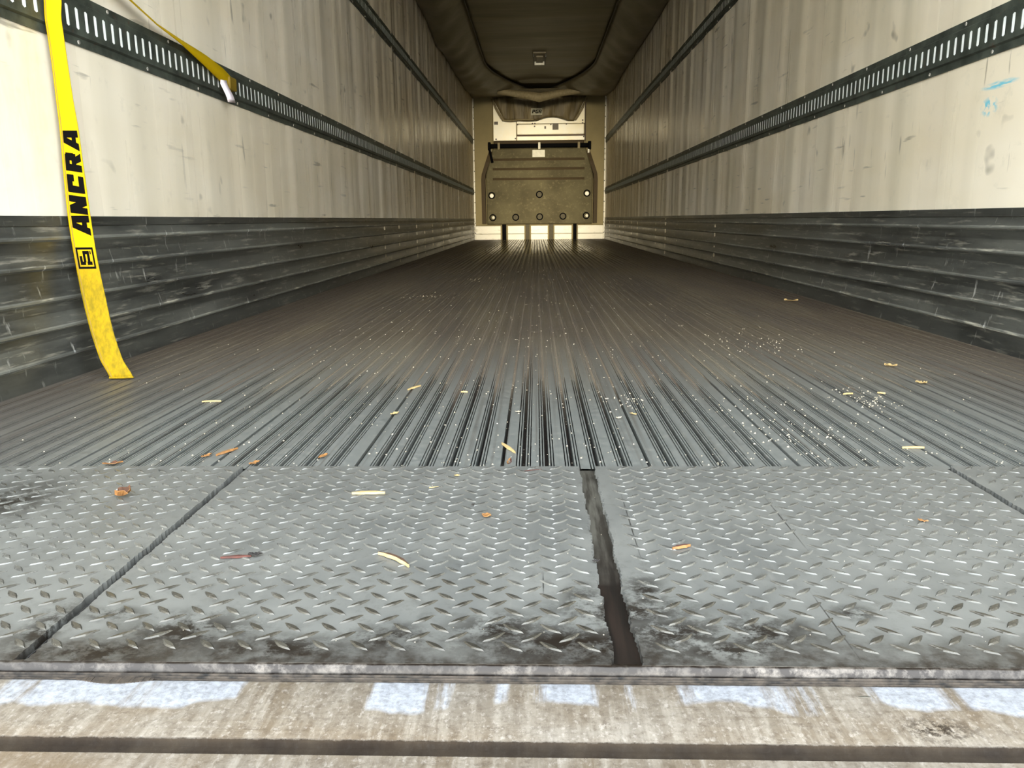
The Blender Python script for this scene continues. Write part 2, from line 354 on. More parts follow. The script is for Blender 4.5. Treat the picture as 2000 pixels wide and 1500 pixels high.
# tread plates across the doorway
ZP = .0035
seams = [(-1.25, -.524, 0), (-.514, -.0005, 1), (.0235, .5525, 2), (.562, 1.25, 3)]
LX, LY = .0345, .031
def jag(x, y, amp):
    return x + amp * (math.sin(y * 733 + x * 50) * .5 + math.sin(y * 1571 + x * 9) * .4 + random.uniform(-.5, .5))
plabels = ['steel tread plate at the left wall, left of the first dark seam', 'steel tread plate between the left seam and the wide dark groove', 'steel tread plate just right of the wide dark groove', 'steel tread plate beyond the right-hand seam']
for (a, b, idx) in seams:
    V = []; F = []; N = 130
    for i in range(N + 1):
        y = .607 + (1.156 - .607) * i / N
        ja = .0022 if idx in (2,) else .0013; jb = .0028 if idx == 1 else .0013
        xa = jag(a, y, ja) if a > -1.2 else a; xb = jag(b, y, jb) if b < 1.2 else b
        if idx == 2: xa += (.0 if y > .70 else (.70 - y) * .02)
        ra = .0008 + (.0010 * random.random() if idx else 0); rb = .0008 + .0010 * random.random()
        V += [(xa, y, -.006), (xa + .0005, y, ZP - .0004 + ra * .3), (xa + .004, y, ZP), (xb - .004, y, ZP), (xb - .0005, y, ZP - .0004 + rb * .3), (xb, y, -.006)]
    for i in range(N):
        for j in range(5): F.append((i * 6 + j, i * 6 + j + 1, i * 6 + 7 + j, i * 6 + 6 + j))
    F.append((5, 4, 3, 2, 1, 0)); F.append(tuple(N * 6 + j for j in range(6)))
    pl = mobj('tread_plate', V, F, PLATE, flo); pl['label'] = plabels[idx]
    lv = MB()
    def lug(cx, cy, s):
        ca = math.cos(math.radians(40)) * 1; sa = math.sin(math.radians(40)) * s
        hl, hw = .0133, .0037; O = []; I = []
        for t in range(12):
            an = 2 * math.pi * t / 12; u = math.cos(an); v = math.sin(an); ww = hw * (1 - abs(u) ** 1.6) * (1 if v > 0 else -1) if abs(u) < .999 else 0
            for (arr, fu, fw_, z) in ((O, 1, 1, ZP + .00005), (I, .80, .55, ZP + .00125)):
                px, py = u * hl * fu, ww * fw_
                arr.append((cx + px * ca - py * sa, cy + px * sa + py * ca, z))
        F = [tuple(range(12, 24))] + [(i, (i + 1) % 12, 12 + (i + 1) % 12, 12 + i) for i in range(12)]
        lv.add(O + I, F)
    for i in range(-40, 53):
        for j in range(-2, 22):
            for (ox, oy, s) in ((0, 0, -1), (LX / 2, -LY / 2, 1)):
                x = -.502 + LX * i + ox; y = 1.131 - LY * j + oy
                if x - .0115 < a or x + .0115 > b: continue
                if y < .622 or y > 1.150: continue
                if random.random() < .012: continue
                if -.0 < x < .05 and random.random() < .5 and idx == 2: continue
                lug(x + random.uniform(-.0004, .0004), y, s)
    o = lv.obj('raised_tread', LUG, pl); tag(o, kind='stuff')
# weld bead lip along the front of the plates
V = []; F = []; n = 520
for i in range(n + 1):
    x = -1.25 + 2.5 * i / n; r = random.uniform(-.0006, .0012)
    V += [(x, .6095, ZP - .001), (x, .6075 + r * .5, ZP - .0003 + r * .3), (x, .6035 + r * .7, ZP - .0018 + r * .3), (x, .6018 + r * .5, -.006)]
for i in range(n):
    for j in range(3): F.append((i * 4 + j, i * 4 + j + 1, i * 4 + 5 + j, i * 4 + 4 + j))
BEADM = M('weld_bead', S((150, 144, 138)), .35, .4); _n = BEADM.noise((1, 1, 1), 60, 5, .7); _b = BEADM.noise(sc=7, det=3)
BEADM.color(BEADM.mix(BEADM.math('MULTIPLY', BEADM.ramp(_n, .46, .62), BEADM.ramp(_b, .42, .6, .25, 1)), S((26, 20, 15)), S((92, 86, 80))))
o = mobj('weld_bead', V, F, BEADM.m, flo, smooth=True)
# groove bottoms between plates
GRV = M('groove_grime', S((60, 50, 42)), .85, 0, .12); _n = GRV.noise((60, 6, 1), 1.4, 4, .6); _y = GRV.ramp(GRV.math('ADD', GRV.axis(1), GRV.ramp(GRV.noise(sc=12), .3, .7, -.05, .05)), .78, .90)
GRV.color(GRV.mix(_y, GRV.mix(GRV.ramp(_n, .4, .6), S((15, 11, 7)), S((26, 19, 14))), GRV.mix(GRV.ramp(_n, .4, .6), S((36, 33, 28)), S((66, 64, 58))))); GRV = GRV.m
gb = MB().box(-.0015, .026, .606, 1.156, -.02, -.0035); o = gb.obj('groove_strip', GRV, flo); o['label'] = 'dark recessed strip in the wide groove'
for c in (-.519, .557):
    gb = MB().box(c - .007, c + .007, .606, 1.156, -.02, -.006)
    V = []
    gb.ext([(c - .0012, -.006), (c - .0007, -.0008), (c + .0007, -.0008), (c + .0012, -.006)], [.608 + .0055 * i for i in range(100)], off=lambda y, x, z: (x + .0004 * math.sin(y * 300), z))
    gb.obj('seam_strip', RUB, flo)

# aluminium threshold with channel, rubber seal fins above it
# profile is (y, z); extruded along x
def extx(name, prof, mat, parent, x0=-1.30, x1=1.30, n=60, wob=0, kind=None):
    V = []; F = []; k = len(prof)
    for i in range(n + 1):
        x = x0 + (x1 - x0) * i / n; d = wob * (math.sin(x * 9) * .5 + math.sin(x * 31 + 1) * .3 + random.uniform(-.3, .3))
        for (y, z) in prof: V.append((x, y + d, z))
    for i in range(n):
        for j in range(k - 1): F.append((i * k + j, (i + 1) * k + j, (i + 1) * k + j + 1, i * k + j + 1))
    F += [tuple(range(k)), tuple(n * k + j for j in range(k - 1, -1, -1))]
    return fixn(mobj(name, V, F, mat, parent))
sill = extx('trim_1', [(.5865, -.030), (.5865, -.0022), (.5855, -.0014), (.583, -.0010), (.512, -.0010), (.5105, -.0016), (.5085, -.0060), (.497, -.0060), (.4955, -.0030), (.4945, -.0014), (.425, -.0014), (.42, -.006), (.42, -.16), (.5865, -.16)], SILL, None)
tag(sill, kind='structure', label='worn bare aluminium threshold at the rear doorway')
sm(sill, 40)
SLIP = plain('seal_lip', (62, 54, 46), .7, var=.45, sc=90)
extx('rubber_seal', [(.6025, -.03), (.6022, -.0070), (.5866, -.0070), (.5866, -.03)], RUB, sill)
for c, h in ((.5985, .0022), (.5938, .0026)):
    o = extx('seal_fin', [(c - .0009, -.0052), (c - .0004, -.0052 + h), (c + .0004, -.0052 + h), (c + .0009, -.0052)], SLIP, sill, n=300, wob=.0005)
o = extx('seal_fin', [(.5882, -.0052), (.5884, -.0022), (.5896, -.0022), (.5900, -.0052)], SLIP, sill, n=300, wob=.0004)
# crushed notch in the seal
nb = MB(); 
for i in range(24):
    t = i / 23; x = -.455 + .062 * t
    nb.box(x, x + .0032, .5850 - .0055 * math.sin(math.pi * t) , .5882, -.0040, -.0006 + random.uniform(0, .0008))
nb.obj('crushed_seal', plain('crushed_rubber', (46, 38, 30), .7, var=.3, sc=200), sill)

# ------------------------------------------------------------------ walls
def wave(y, z, s):
    a = .25 + min(1.0, max(0, (y - 2.5) / 5)) * 1.0
    return 1.7 * a * (.0014 * math.sin(y * 11.3 + s) + .0011 * math.sin(y * 19.7 + 2 * s + .6 * z) + .0007 * math.sin(y * 37.1 + z + s))
for side, name, mat in ((-1, 'wall_left', WALL_L), (1, 'wall_right', WALL_R)):
    ys = [.46 + i * .025 for i in range(int((YE - .46) / .025) + 2)]
    zs = [-.03, .2, .4, .8, 1.3, 1.8, 2.3, 2.66]
    V = [(side * (W + wave(y, z, side * 1.7)), y, z) for y in ys for z in zs]; n = len(zs)
    F = [(a * n + i, a * n + i + 1, (a + 1) * n + i + 1, (a + 1) * n + i) for a in range(len(ys) - 1) for i in range(n - 1)]
    b = len(V); V += [(side * (W + .09), y, z) for y in (.46, 15.3) for z in (-.03, 2.66)]
    e = (len(ys) - 1) * n
    F += [(b, b + 1, b + 3, b + 2), (0, n - 1, b + 1, b), (e, b + 2, b + 3, e + n - 1), (0, b, b + 2, e), (n - 1, e + n - 1, b + 3, b + 1)]
    o = mobj(name, V, F, mat); fixn(o); o.data.polygons.foreach_set('use_smooth', [True] * len(o.data.polygons)); o.data.set_sharp_from_angle(angle=math.radians(40)); tag(o, kind='structure')
    # scuff liner
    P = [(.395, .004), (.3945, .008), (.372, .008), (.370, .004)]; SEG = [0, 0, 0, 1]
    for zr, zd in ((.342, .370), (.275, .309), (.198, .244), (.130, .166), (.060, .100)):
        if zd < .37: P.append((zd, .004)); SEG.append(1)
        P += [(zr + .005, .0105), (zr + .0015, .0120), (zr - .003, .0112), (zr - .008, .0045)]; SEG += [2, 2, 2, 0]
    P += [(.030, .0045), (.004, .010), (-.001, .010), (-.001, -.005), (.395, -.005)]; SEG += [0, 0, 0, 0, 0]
    mb = MB(); mb.ext([(side * (W - d), z) for z, d in P], [.47 + i * .25 for i in range(59)] + [15.19], closed=True, off=lambda y, x, z: (x + .0006 * math.sin(y * 7 + z * 40), z))
    k = mb.obj('baseboard_left' if side < 0 else 'baseboard_right', [KICK, KICKL, KICKW]); n_ = len(P)
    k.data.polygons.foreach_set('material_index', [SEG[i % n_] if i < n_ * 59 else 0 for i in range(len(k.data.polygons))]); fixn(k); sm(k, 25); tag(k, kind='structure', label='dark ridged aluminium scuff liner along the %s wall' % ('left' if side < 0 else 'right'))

# ceiling
mb = MB(); ys = [Y0 + i * .12 for i in range(124)]; xsx = [-1.33, -.8, -.4, 0, .4, .8, 1.33]
V = [(x, y, ZC + .006 * math.sin(y * 5.1 + x) + .004 * math.sin(y * 13 + 3 * x) * (1 if abs(x) < 1 else 0)) for y in ys for x in xsx]; n = len(xsx)
F = [(a * n + i, (a + 1) * n + i, (a + 1) * n + i + 1, a * n + i + 1) for a in range(len(ys) - 1) for i in range(n - 1)]
b = len(V); V += [(-1.33, Y0, 2.72), (1.33, Y0, 2.72), (1.33, ys[-1], 2.72), (-1.33, ys[-1], 2.72)]; e = (len(ys) - 1) * n
F += [(b, b + 1, b + 2, b + 3), (0, n - 1, b + 1, b), (e, b + 3, b + 2, e + n - 1), (0, b, b + 3, e), (n - 1, e + n - 1, b + 2, b + 1)]
o = mobj('ceiling', V, F, CEIL); fixn(o); sm(o, 40); tag(o, kind='structure')

# front wall
fw = MB(); fw.box(-1.33, 1.33, 15.22, 15.34, -.03, 2.70); fwo = fw.obj('wall_front', GREYW); tag(fwo, kind='structure')
for (a, b, lab) in ((-1.232, -.862, 'left'), (.862, 1.232, 'right')):
    MB().box(a, b, 15.17, 15.225, .262, 2.60, .004).obj('liner_panel', GREYW, fwo)
MB().box(-.86, .86, 15.185, 15.225, .262, .32, .003).obj('liner_strip', GREYW, fwo)
# white kick boards along its foot, each with a seam
for (a, b) in ((-1.215, -.735), (-.60, -.285), (-.160, .160), (.283, .612), (.728, 1.222)):
    MB().box(a, b, 15.165, 15.225, .108, .254, .004).obj('kick_board', WHITE, fwo)
    MB().box(a, b, 15.163, 15.225, -.006, .102, .004).obj('kick_board', WHITE, fwo)
for (a, b, mt, lab) in ((-.705, -.632, BLACK, 'black'), (-.262, -.188, GREY, 0), (.188, .262, GREY, 0), (.640, .702, BLACK, 'black')):
    o = MB().box(a, b, 15.10, 15.225, -.004, .31, .004).obj('spacer_post', mt, fwo)
    if lab: o['label'] = 'black spacer post'
# corner mouldings with rivets
for i, (s, nm) in enumerate(((-1, 'trim_2'), (1, 'trim_3'))):
    mb = MB(); mb.box(min(s * 1.235, s * 1.205), max(s * 1.235, s * 1.205), 15.12, 15.168, .0, 2.58, .004); o = mb.obj(nm, WHITE); tag(o, kind='structure', label='thin white corner moulding at the front %s corner' % ('left' if s < 0 else 'right'))
    rv = MB()
    for k in range(13): rv.cyl((s * 1.214, 15.116, .12 + k * .19), .010, 'y', .006, 8)
    tag(rv.obj('rivet', DARK, o), kind='stuff')

# ------------------------------------------------------------------ refrigeration unit casing (cream)
un = empty('refrigeration_unit', (0, 15.2, 1.8)); tag(un, 'cream refrigeration unit casing above the bulkhead on the front wall', 'refrigerator')
def uo(name, mb, mat, sm_=False): 
    o = mb.obj(name, mat, None, sm_); o.parent = un; o.matrix_parent_inverse = un.matrix_world.inverted(); return o
bpy.context.view_layer.update()
def part(root, name, mb, mat, smooth=False, ang=35):
    o = mb.obj(name, mat); o.parent = root; o.matrix_parent_inverse = Matrix.Translation(-Vector(root.location)); fixn(o)
    if smooth: sm(o, ang)
    return o
part(un, 'side_panel', MB().box(-.848, -.425, 15.13, 15.22, 1.805, 2.56, .004), CREAM)
part(un, 'upper_panel', MB().box(-.415, .838, 15.13, 15.22, 2.10, 2.56, .004), CREAM)
part(un, 'access_door', MB().box(-.412, .830, 15.11, 15.22, 1.905, 2.09, .012), CREAM)
part(un, 'lower_panel', MB().box(-.412, .838, 15.13, 15.22, 1.805, 1.878, .004), CREAM)
part(un, 'door_gap', MB().box(-.412, .838, 15.15, 15.22, 1.878, 1.905), plain('gap_brown', (76, 48, 22), .6))
for (a, b, c, d) in ((-.832, -.762, 2.09, 2.14), (.245, .355, 1.985, 2.10), (.095, .125, 2.005, 2.05), (.525, .625, 2.165, 2.235)):
    part(un, 'warning_label', MB().box(a, b, 15.100, 15.132, c, d), LABELM)
bm_ = MB()
for (x, z) in ((-.81, 2.42), (-.80, 1.83), (-.44, 1.84), (-.40, 2.155), (-.40, 2.085), (-.125, 2.10), (-.08, 2.10), (-.085, 2.05), (.215, 2.08), (.50, 2.085), (.80, 2.15), (.80, 2.10), (.82, 1.86), (.80, 2.49)):
    bm_.cyl((x, 15.10, z), .014, 'y', .03, 8)
tag(part(un, 'bolt', bm_, plain('bolt_brown', (60, 38, 18), .5)), kind='stuff')
part(un, 'edge_post', MB().box(.842, .858, 15.10, 15.2, 1.8, 2.50), plain('edge_brown', (70, 52, 24), .6))

# ------------------------------------------------------------------ return-air bulkhead
bh = empty('air_bulkhead', (0, 15.06, .28)); tag(bh, 'grey moulded plastic return-air bulkhead with a black bar on top', 'bulkhead')
def outline(dx=0, dz=0):
    return [(-.985 + dx, .285 + dz), (.985 - dx, .285 + dz), (.995 - dx, 1.15), (.985 - dx, 1.22), (.875 - dx, 1.60), (.86 - dx, 1.655 - dz), (-.86 + dx, 1.655 - dz), (-.875 + dx, 1.60), (-.985 + dx, 1.22), (-.995 + dx, 1.15)]
O = outline(); I2 = outline(.02, .015); n = len(O)
V = [(x, 15.17, z) for x, z in O] + [(x, 15.035, z) for x, z in O] + [(x, 15.015, z) for x, z in I2]
# front face built as strips with three recessed grooves
F = [tuple(range(n))] + [(i, (i + 1) % n, n + (i + 1) % n, n + i) for i in range(n)] + [(n + i, n + (i + 1) % n, 2 * n + (i + 1) % n, 2 * n + i) for i in range(n)] + [tuple(2 * n + i for i in range(n))]
mb = MB(); mb.add(V, F); part(bh, 'panel', mb, BULK)
for z in (1.455, 1.285, 1.105):
    mb = MB(); a, b = -.865, .835
    mb.add([(a, 15.014, z + .024), (b, 15.014, z + .024), (b, 15.006, z + .016), (a, 15.006, z + .016), (b, 15.006, z + .010), (a, 15.006, z + .010), (b, 15.0135, z - .018), (a, 15.0135, z - .018)], [(0, 1, 2, 3), (3, 2, 4, 5), (5, 4, 6, 7)])
    part(bh, 'moulded_rib', mb, RIB)
for s in (-1, 1):
    mb = MB(); pts = [(s * .90, 15.03, 1.60), (s * .96, 15.0, 1.42), (s * 1.035, 15.0, 1.20), (s * 1.045, 15.0, 1.10), (s * 1.04, 15.0, .30)]
    for i in range(len(pts) - 1):
        a, b = pts[i], pts[i + 1]; hw = .036
        mb.add([(a[0] - hw, a[1], a[2]), (a[0] + hw, a[1], a[2]), (b[0] + hw, b[1], b[2]), (b[0] - hw, b[1], b[2]), (a[0] - hw, 15.17, a[2]), (a[0] + hw, 15.17, a[2]), (b[0] + hw, 15.17, b[2]), (b[0] - hw, 15.17, b[2])], [(0, 1, 2, 3), (0, 3, 7, 4), (1, 5, 6, 2), (0, 4, 5, 1), (3, 2, 6, 7)])
    part(bh, 'side_rail', mb, RIB)
    mb = MB().box(s * .905 - .018, s * .905 + .018, 14.98, 15.02, 1.56, 1.64, .005); part(bh, 'hinge_pin', mb, WHITE)
part(bh, 'top_lip', MB().box(-.845, .83, 15.08, 15.18, 1.72, 1.80, .01), RIB)
part(bh, 'lip_flange', MB().box(-.845, .83, 15.10, 15.18, 1.645, 1.72, .004), BULK)
part(bh, 'locking_bar', MB().box(-.90, .90, 14.97, 15.03, 1.665, 1.735, .012), BLACK)
for (a, b) in ((-.945, -.895), (.895, .95)): part(bh, 'bar_bracket', MB().box(a, b, 14.95, 15.06, 1.625, 1.765, .006), BLACK)
mb = MB().tube([(-.915, 14.95, 1.64), (-.90, 14.95, 1.56), (-.865, 14.95, 1.40)], [.022, .022, .024], 8); part(bh, 'bar_handle', mb, BLACK, True)
for x in (-.745, -.0, .725): part(bh, 'bar_strap', MB().box(x - .022, x + .022, 14.96, 15.04, 1.635, 1.755, .004), FLAP if x else STICK)
o = part(bh, 'maker_plate', MB().box(-.13, .105, 15.002, 15.02, 1.495, 1.625, .004), STICK); o['label'] = 'scuffed white plate without readable text'
PORTC = {0: 'black', 1: 'white'}
for (x, z, cc) in ((-.890, .815, WHITE), (0, .825, GREY), (.885, .84, WHITE), (-.875, .41, STICK), (-.445, .412, GREY), (.005, .418, GREY), (.44, .424, GREY), (.875, .432, STICK)):
    mb = MB(); R = []
    N = 20
    for i in range(N):
        a = 2 * math.pi * i / N; c_, s_ = math.cos(a), math.sin(a)
        R += [(x + .066 * c_, 15.016, z + .066 * s_), (x + .062 * c_, 15.002, z + .062 * s_), (x + .047 * c_, 15.002, z + .047 * s_), (x + .044 * c_, 15.018, z + .044 * s_)]
    mb.add(R, [(i * 4 + j, i * 4 + j + 1, ((i + 1) % N) * 4 + j + 1, ((i + 1) % N) * 4 + j) for i in range(N) for j in range(3)])
    o = part(bh, 'port_ring', mb, BLACK, True)
    mb = MB().cyl((x + (.0 if cc is not STICK else .010), 15.010, z - (.006 if cc is WHITE else 0)), .036 if cc is WHITE else (.026 if cc is STICK else .044), 'y', .008, 16)
    pg = part(bh, 'port_plug', mb, cc); pg.parent = o; pg.matrix_parent_inverse = Matrix.Identity(4)

# ------------------------------------------------------------------ fabric air chute on the ceiling
chute = empty('air_chute', (0, 14.9, 2.5)); tag(chute, 'fabric air duct hung along both sides of the ceiling and joined at the front', 'air duct')
def xi(y): # half distance of the inner edge from the centre line
    if y < 11.9: return .80
    if y < 14.35: t = (y - 11.9) / 2.45; return .80 - .62 * t ** 1.7
    return .18
def zwall(y, s):
    return 2.445 + .11 * max(0, min(1, (y - 13.6) / 1.1)) + .02 * math.sin(y * 1.1 + s) - (.07 * math.exp(-((y - 9.7) / .5) ** 2) if s < 0 else 0) - .0 
for s, nm in ((-1, 'side_tube'), (1, 'side_tube')):
    ys = [.9 + i * .11 for i in range(int(14 / .11))]; T = 14; V = []
    for y in ys:
        x1 = s * xi(y); x0 = s * (W - .012)
        for j in range(T + 1):
            t = j / T; x = x0 + (x1 - x0) * t
            zb = zwall(y, s) * (1 - t) + 2.575 * t
            sag = .085 * math.sin(math.pi * min(1, t * 1.15)) if t < .87 else .085 * math.sin(math.pi) 
            sag = .075 * math.sin(math.pi * t) ** .8 * (1 + .25 * math.sin(y * 1.9 + s)) + .010 * math.sin(y * 9 + t * 7) * math.sin(math.pi * t)
            fr = max(0, (y - 13.2) / 1.7); V.append((x, y, zb - sag * (1 - .7 * min(1, fr))))
    n = T + 1; F = [(a * n + i, a * n + i + 1, (a + 1) * n + i + 1, (a + 1) * n + i) for a in range(len(ys) - 1) for i in range(T)]
    mb = MB(); mb.add(V, F); o = part(chute, 'side_tube', mb, FABRIC, True, 60)
    so_ = o.modifiers.new('thick', 'SOLIDIFY'); so_.thickness = .004
    # rolled hem along the inner edge
    hem = MB().tube([(s * xi(y), y, 2.583) for y in ys[::2]], .012, 6); part(chute, 'hem', hem, DARK, True)
# front yoke hanging over the unit
V = []; ys = [14.10 + .07 * i for i in range(14)]
XX = [-1.22 + 2.44 * i / 30 for i in range(31)]
for y in ys:
    f = (y - 14.1) / .91
    for x in XX: V.append((x, y, 2.555 + .012 * f - .02 * math.sin(math.pi * f) + .008 * math.sin(x * 17 + y * 5) * f - .012 * (abs(x) ** 2) * f))
n = 31; F = [(a * n + i, (a + 1) * n + i, (a + 1) * n + i + 1, a * n + i + 1) for a in range(13) for i in range(30) if not (ys[a] < 14.35 and False)]
mb = MB(); mb.add(V, F); o = part(chute, 'front_yoke', mb, FABRIC, True, 60); o.modifiers.new('thick', 'SOLIDIFY').thickness = .005
# V-shaped pale flap
V = []; N = 24
for i in range(N + 1):
    u = -1 + 2 * i / N; x = u * .70 - .01; zt = 2.545 - .085 * (1 - abs(u)) ** 1.0 ; zb = 2.445 - .095 * (1 - abs(u)) - .04 * (1 - abs(u)) ** 3
    for (z, y) in ((zt, 13.95), ((zt + zb) / 2, 13.93), (zb, 13.95)): V.append((x, y + .02 * math.sin(u * 9), z))
F = [(i * 3 + j, i * 3 + j + 1, i * 3 + 4 + j, i * 3 + 3 + j) for i in range(N) for j in range(2)]
mb = MB(); mb.add(V, F); o = part(chute, 'flap', mb, FLAP, True, 60); o.modifiers.new('thick', 'SOLIDIFY').thickness = .006; o['label'] = 'pale V-shaped fabric flap'
# scoop
V = []; NX, NZ = 26, 10
for j in range(NZ + 1):
    t = j / NZ; z = 2.56 - .415 * t; hw = .86 - .22 * t
    for i in range(NX + 1):
        u = -1 + 2 * i / NX; x = u * hw - .0
        arch = .045 * max(0, 1 - ((u - .38) / .42) ** 2) * t
        V.append((x, 15.05 - .10 * (1 - u * u) * (1 - .3 * t) + .012 * math.sin(u * 15 + t * 2), z + arch + .012 * math.sin(u * 5) * t))
n = NX + 1; F = [(j * n + i, j * n + i + 1, (j + 1) * n + i + 1, (j + 1) * n + i) for j in range(NZ) for i in range(NX)]
mb = MB(); mb.add(V, F); o = part(chute, 'scoop', mb, SCOOP, True, 60); o.modifiers.new('thick', 'SOLIDIFY').thickness = .006
for s in (-1, 1):
    part(chute, 'piping', MB().tube([(s * .86, 15.04, 2.53), (s * .80, 15.03, 2.38), (s * .70, 15.03, 2.21), (s * .655, 15.03, 2.15)], .022, 8), FLAP, True)
part(chute, 'piping', MB().tube([(-.655, 15.03, 2.15), (-.5, 15.0, 2.14), (-.38, 14.98, 2.155), (-.1, 14.96, 2.155)], .014, 8), FLAP, True)
o = part(chute, 'sticker', MB().box(-.150, .055, 14.925, 14.932, 2.225, 2.345), TAN); o['label'] = 'small grey sticker printed PGR'
# letters P G R from slanted strokes
def strokes(segs, ox, oz, s, sh=.2):
    mb = MB()
    for (a, b, c, d) in segs:
        P = [(a, c), (b, c), (b, d), (a, d)]
        P = [(ox + s * (x + sh * z), z * s + oz) for x, z in P]
        mb.add([(x, 14.921, z) for x, z in P] + [(x, 14.925, z) for x, z in P], [(0, 1, 2, 3), (4, 7, 6, 5), (0, 4, 5, 1), (1, 5, 6, 2), (2, 6, 7, 3), (3, 7, 4, 0)])
    return mb
LP_ = [(0, .28, 0, 1), (.28, .8, .76, 1), (.55, .8, .4, .8), (.28, .8, .36, .56)]
LG_ = [(0, .27, .1, .9), (.1, .85, .76, 1), (.1, .85, 0, .22), (.6, .85, .2, .52), (.42, .85, .4, .56)]
LR_ = LP_ + [(.5, .8, 0, .4)]
for i, (nm, L_) in enumerate((('P', LP_), ('G', LG_), ('R', LR_))):
    mb = strokes(L_, -.130 + i * .058, 2.256, .062); part(chute, 'letter', mb, INK)

# ceiling lamp
lp = empty('ceiling_light', (-.008, 11.6, ZC)); tag(lp, 'small rectangular lamp on the ceiling near the front', 'light')
part(lp, 'housing', MB().box(-.100, .084, 11.45, 12.10, ZC - .018, ZC + .01, .006), HOUS)
for a, b in ((-.100, -.086), (.070, .084)): part(lp, 'side_cheek', MB().box(a, b, 11.48, 12.08, ZC - .060, ZC - .018, .003), DARK)
part(lp, 'diffuser', MB().box(-.080, .064, 12.02, 12.05, ZC - .064, ZC - .014, .003), LENS)
part(lp, 'lens', MB().box(-.055, .040, 11.60, 12.01, ZC - .040, ZC - .018, .004), HOUS)

# ------------------------------------------------------------------ cargo tracks
def track(side, zb, zt, label):
    root = empty('cargo_track', (side * W, 1.6, zb)); tag(root, label, 'rail', 'slotted cargo tracks along the trailer walls')
    zc = (zb + zt) / 2; yA = .62; pitch = .0427; N = int((15.15 - yA) / pitch)
    z0, z1 = zc - .034, zc + .034; hs = .0270; hw = .0076
    xf = side * (W - .0118); xb = side * (W - .0104)
    V = []; F = []
    def quad(*p):
        b = len(V); V.extend(p); F.append((b, b + 1, b + 2, b + 3))
    # long profile strips: flange, step, face edge (top and bottom)
    for (sg, ze, zi) in ((1, zt, z1), (-1, zb, z0)):
        P = [(side * (W - .001), ze), (side * (W - .0045), ze), (side * (W - .0045), ze - sg * .020), (side * (W - .0120), ze - sg * .024), (xf, zi)]
        yy = [yA + i * .6 for i in range(25)] ; yy = [y for y in yy if y < 15.1] + [yA + N * pitch]
        for a in range(len(yy) - 1):
            for i in range(4):
                quad((P[i][0], yy[a], P[i][1]), (P[i][0], yy[a + 1], P[i][1]), (P[i + 1][0], yy[a + 1], P[i + 1][1]), (P[i + 1][0], yy[a], P[i + 1][1]))
    for i in range(N):
        y0 = yA + i * pitch; y1 = y0 + pitch; c = (y0 + y1) / 2
        rect = [(y0, z0), (c, z0), (y1, z0), (y1, zc), (y1, z1), (c, z1), (y0, z1), (y0, zc)]
        sl = [(c - hw, zc - hs + .004), (c, zc - hs), (c + hw, zc - hs + .004), (c + hw, zc), (c + hw, zc + hs - .004), (c, zc + hs), (c - hw, zc + hs - .004), (c - hw, zc)]
        b = len(V); V.extend([(xf, y, z) for y, z in rect]); V.extend([(xf, y, z) for y, z in sl]); V.extend([(xb, y, z) for y, z in sl])
        for k in range(8):
            j = (k + 1) % 8; F.append((b + k, b + j, b + 8 + j, b + 8 + k)); F.append((b + 8 + k, b + 8 + j, b + 16 + j, b + 16 + k))
    mb = MB(); mb.V = V; mb.F = F; o = part(root, 'rail', mb, TRACK)
    mb = MB().box(min(side * (W - .0103), side * (W - .0002)), max(side * (W - .0103), side * (W - .0002)), yA, yA + N * pitch, z0 - .004, z1 + .004); part(root, 'slot_bright_strip', mb, BACK)  # added white strip set close behind the face to keep the slots bright
    # screws: dome heads along both flanges
    me = None; ys = [2.10 + .362 * i for i in range(-3, 17)]
    off = 0 if side < 0 else -.055
    for y in ys:
        for z, dy in ((zb + .009, 0), (zt - .009, .16)):
            if me is None:
                sb = MB(); sb.cyl((0, 0, 0), .0060, 'x', -side * .0018, 8, .0045); s0 = sb.obj('screw', SCREW); fixn(s0); me = s0.data; s_ = s0
            else:
                s_ = bpy.data.objects.new('screw', me); COL.objects.link(s_)
            s_.parent = root; s_.location = (side * (W - .0047) - side * W, y + dy + off - 1.6, z - zb)
    return root
track(-1, .820, .948, 'lower slotted steel cargo track on the left wall, with the yellow strap hooked in it')
track(1, .820, .948, 'lower slotted steel cargo track on the right wall')
track(-1, 1.736, 1.865, 'upper slotted steel cargo track on the left wall')
track(1, 1.736, 1.865, 'upper slotted steel cargo track on the right wall')

# ------------------------------------------------------------------ ratchet strap
st = empty('ratchet_strap', (-1.2, 1.95, 0)); tag(st, 'yellow printed ratchet strap hooked in the left wall track, its tail hanging to the floor', 'strap')
SP = [(1.03, 1.985, -1.222, -1.180, .0), (.985, 1.958, -1.230, -1.180, .0), (.93, 1.950, -1.231, -1.180, 0), (.891, 1.95, -1.232, -1.180, 0), (.854, 1.945, -1.2335, -1.1825, 0), (.816, 1.947, -1.234, -1.183, 0), (.75, 1.95, -1.231, -1.183, 0), (.663, 1.95, -1.227, -1.180, 0), (.604, 1.95, -1.224, -1.176, 0),
      (.50, 1.943, -1.221, -1.170, 0), (.392, 1.935, -1.216, -1.163, 0), (.298, 1.919, -1.203, -1.150, 0), (.208, 1.901, -1.186, -1.131, 0), (.116, 1.880, -1.162, -1.109, 0), (.047, 1.862, -1.136, -1.083, 0), (.005, 1.851, -1.111, -1.056, 0)]
SP = [(z, y, max(a, -1.2185), max(b, a + .046 + .001), 0) if z > .4 else (z, y, a, b, 0) for (z, y, a, b, _) in SP]
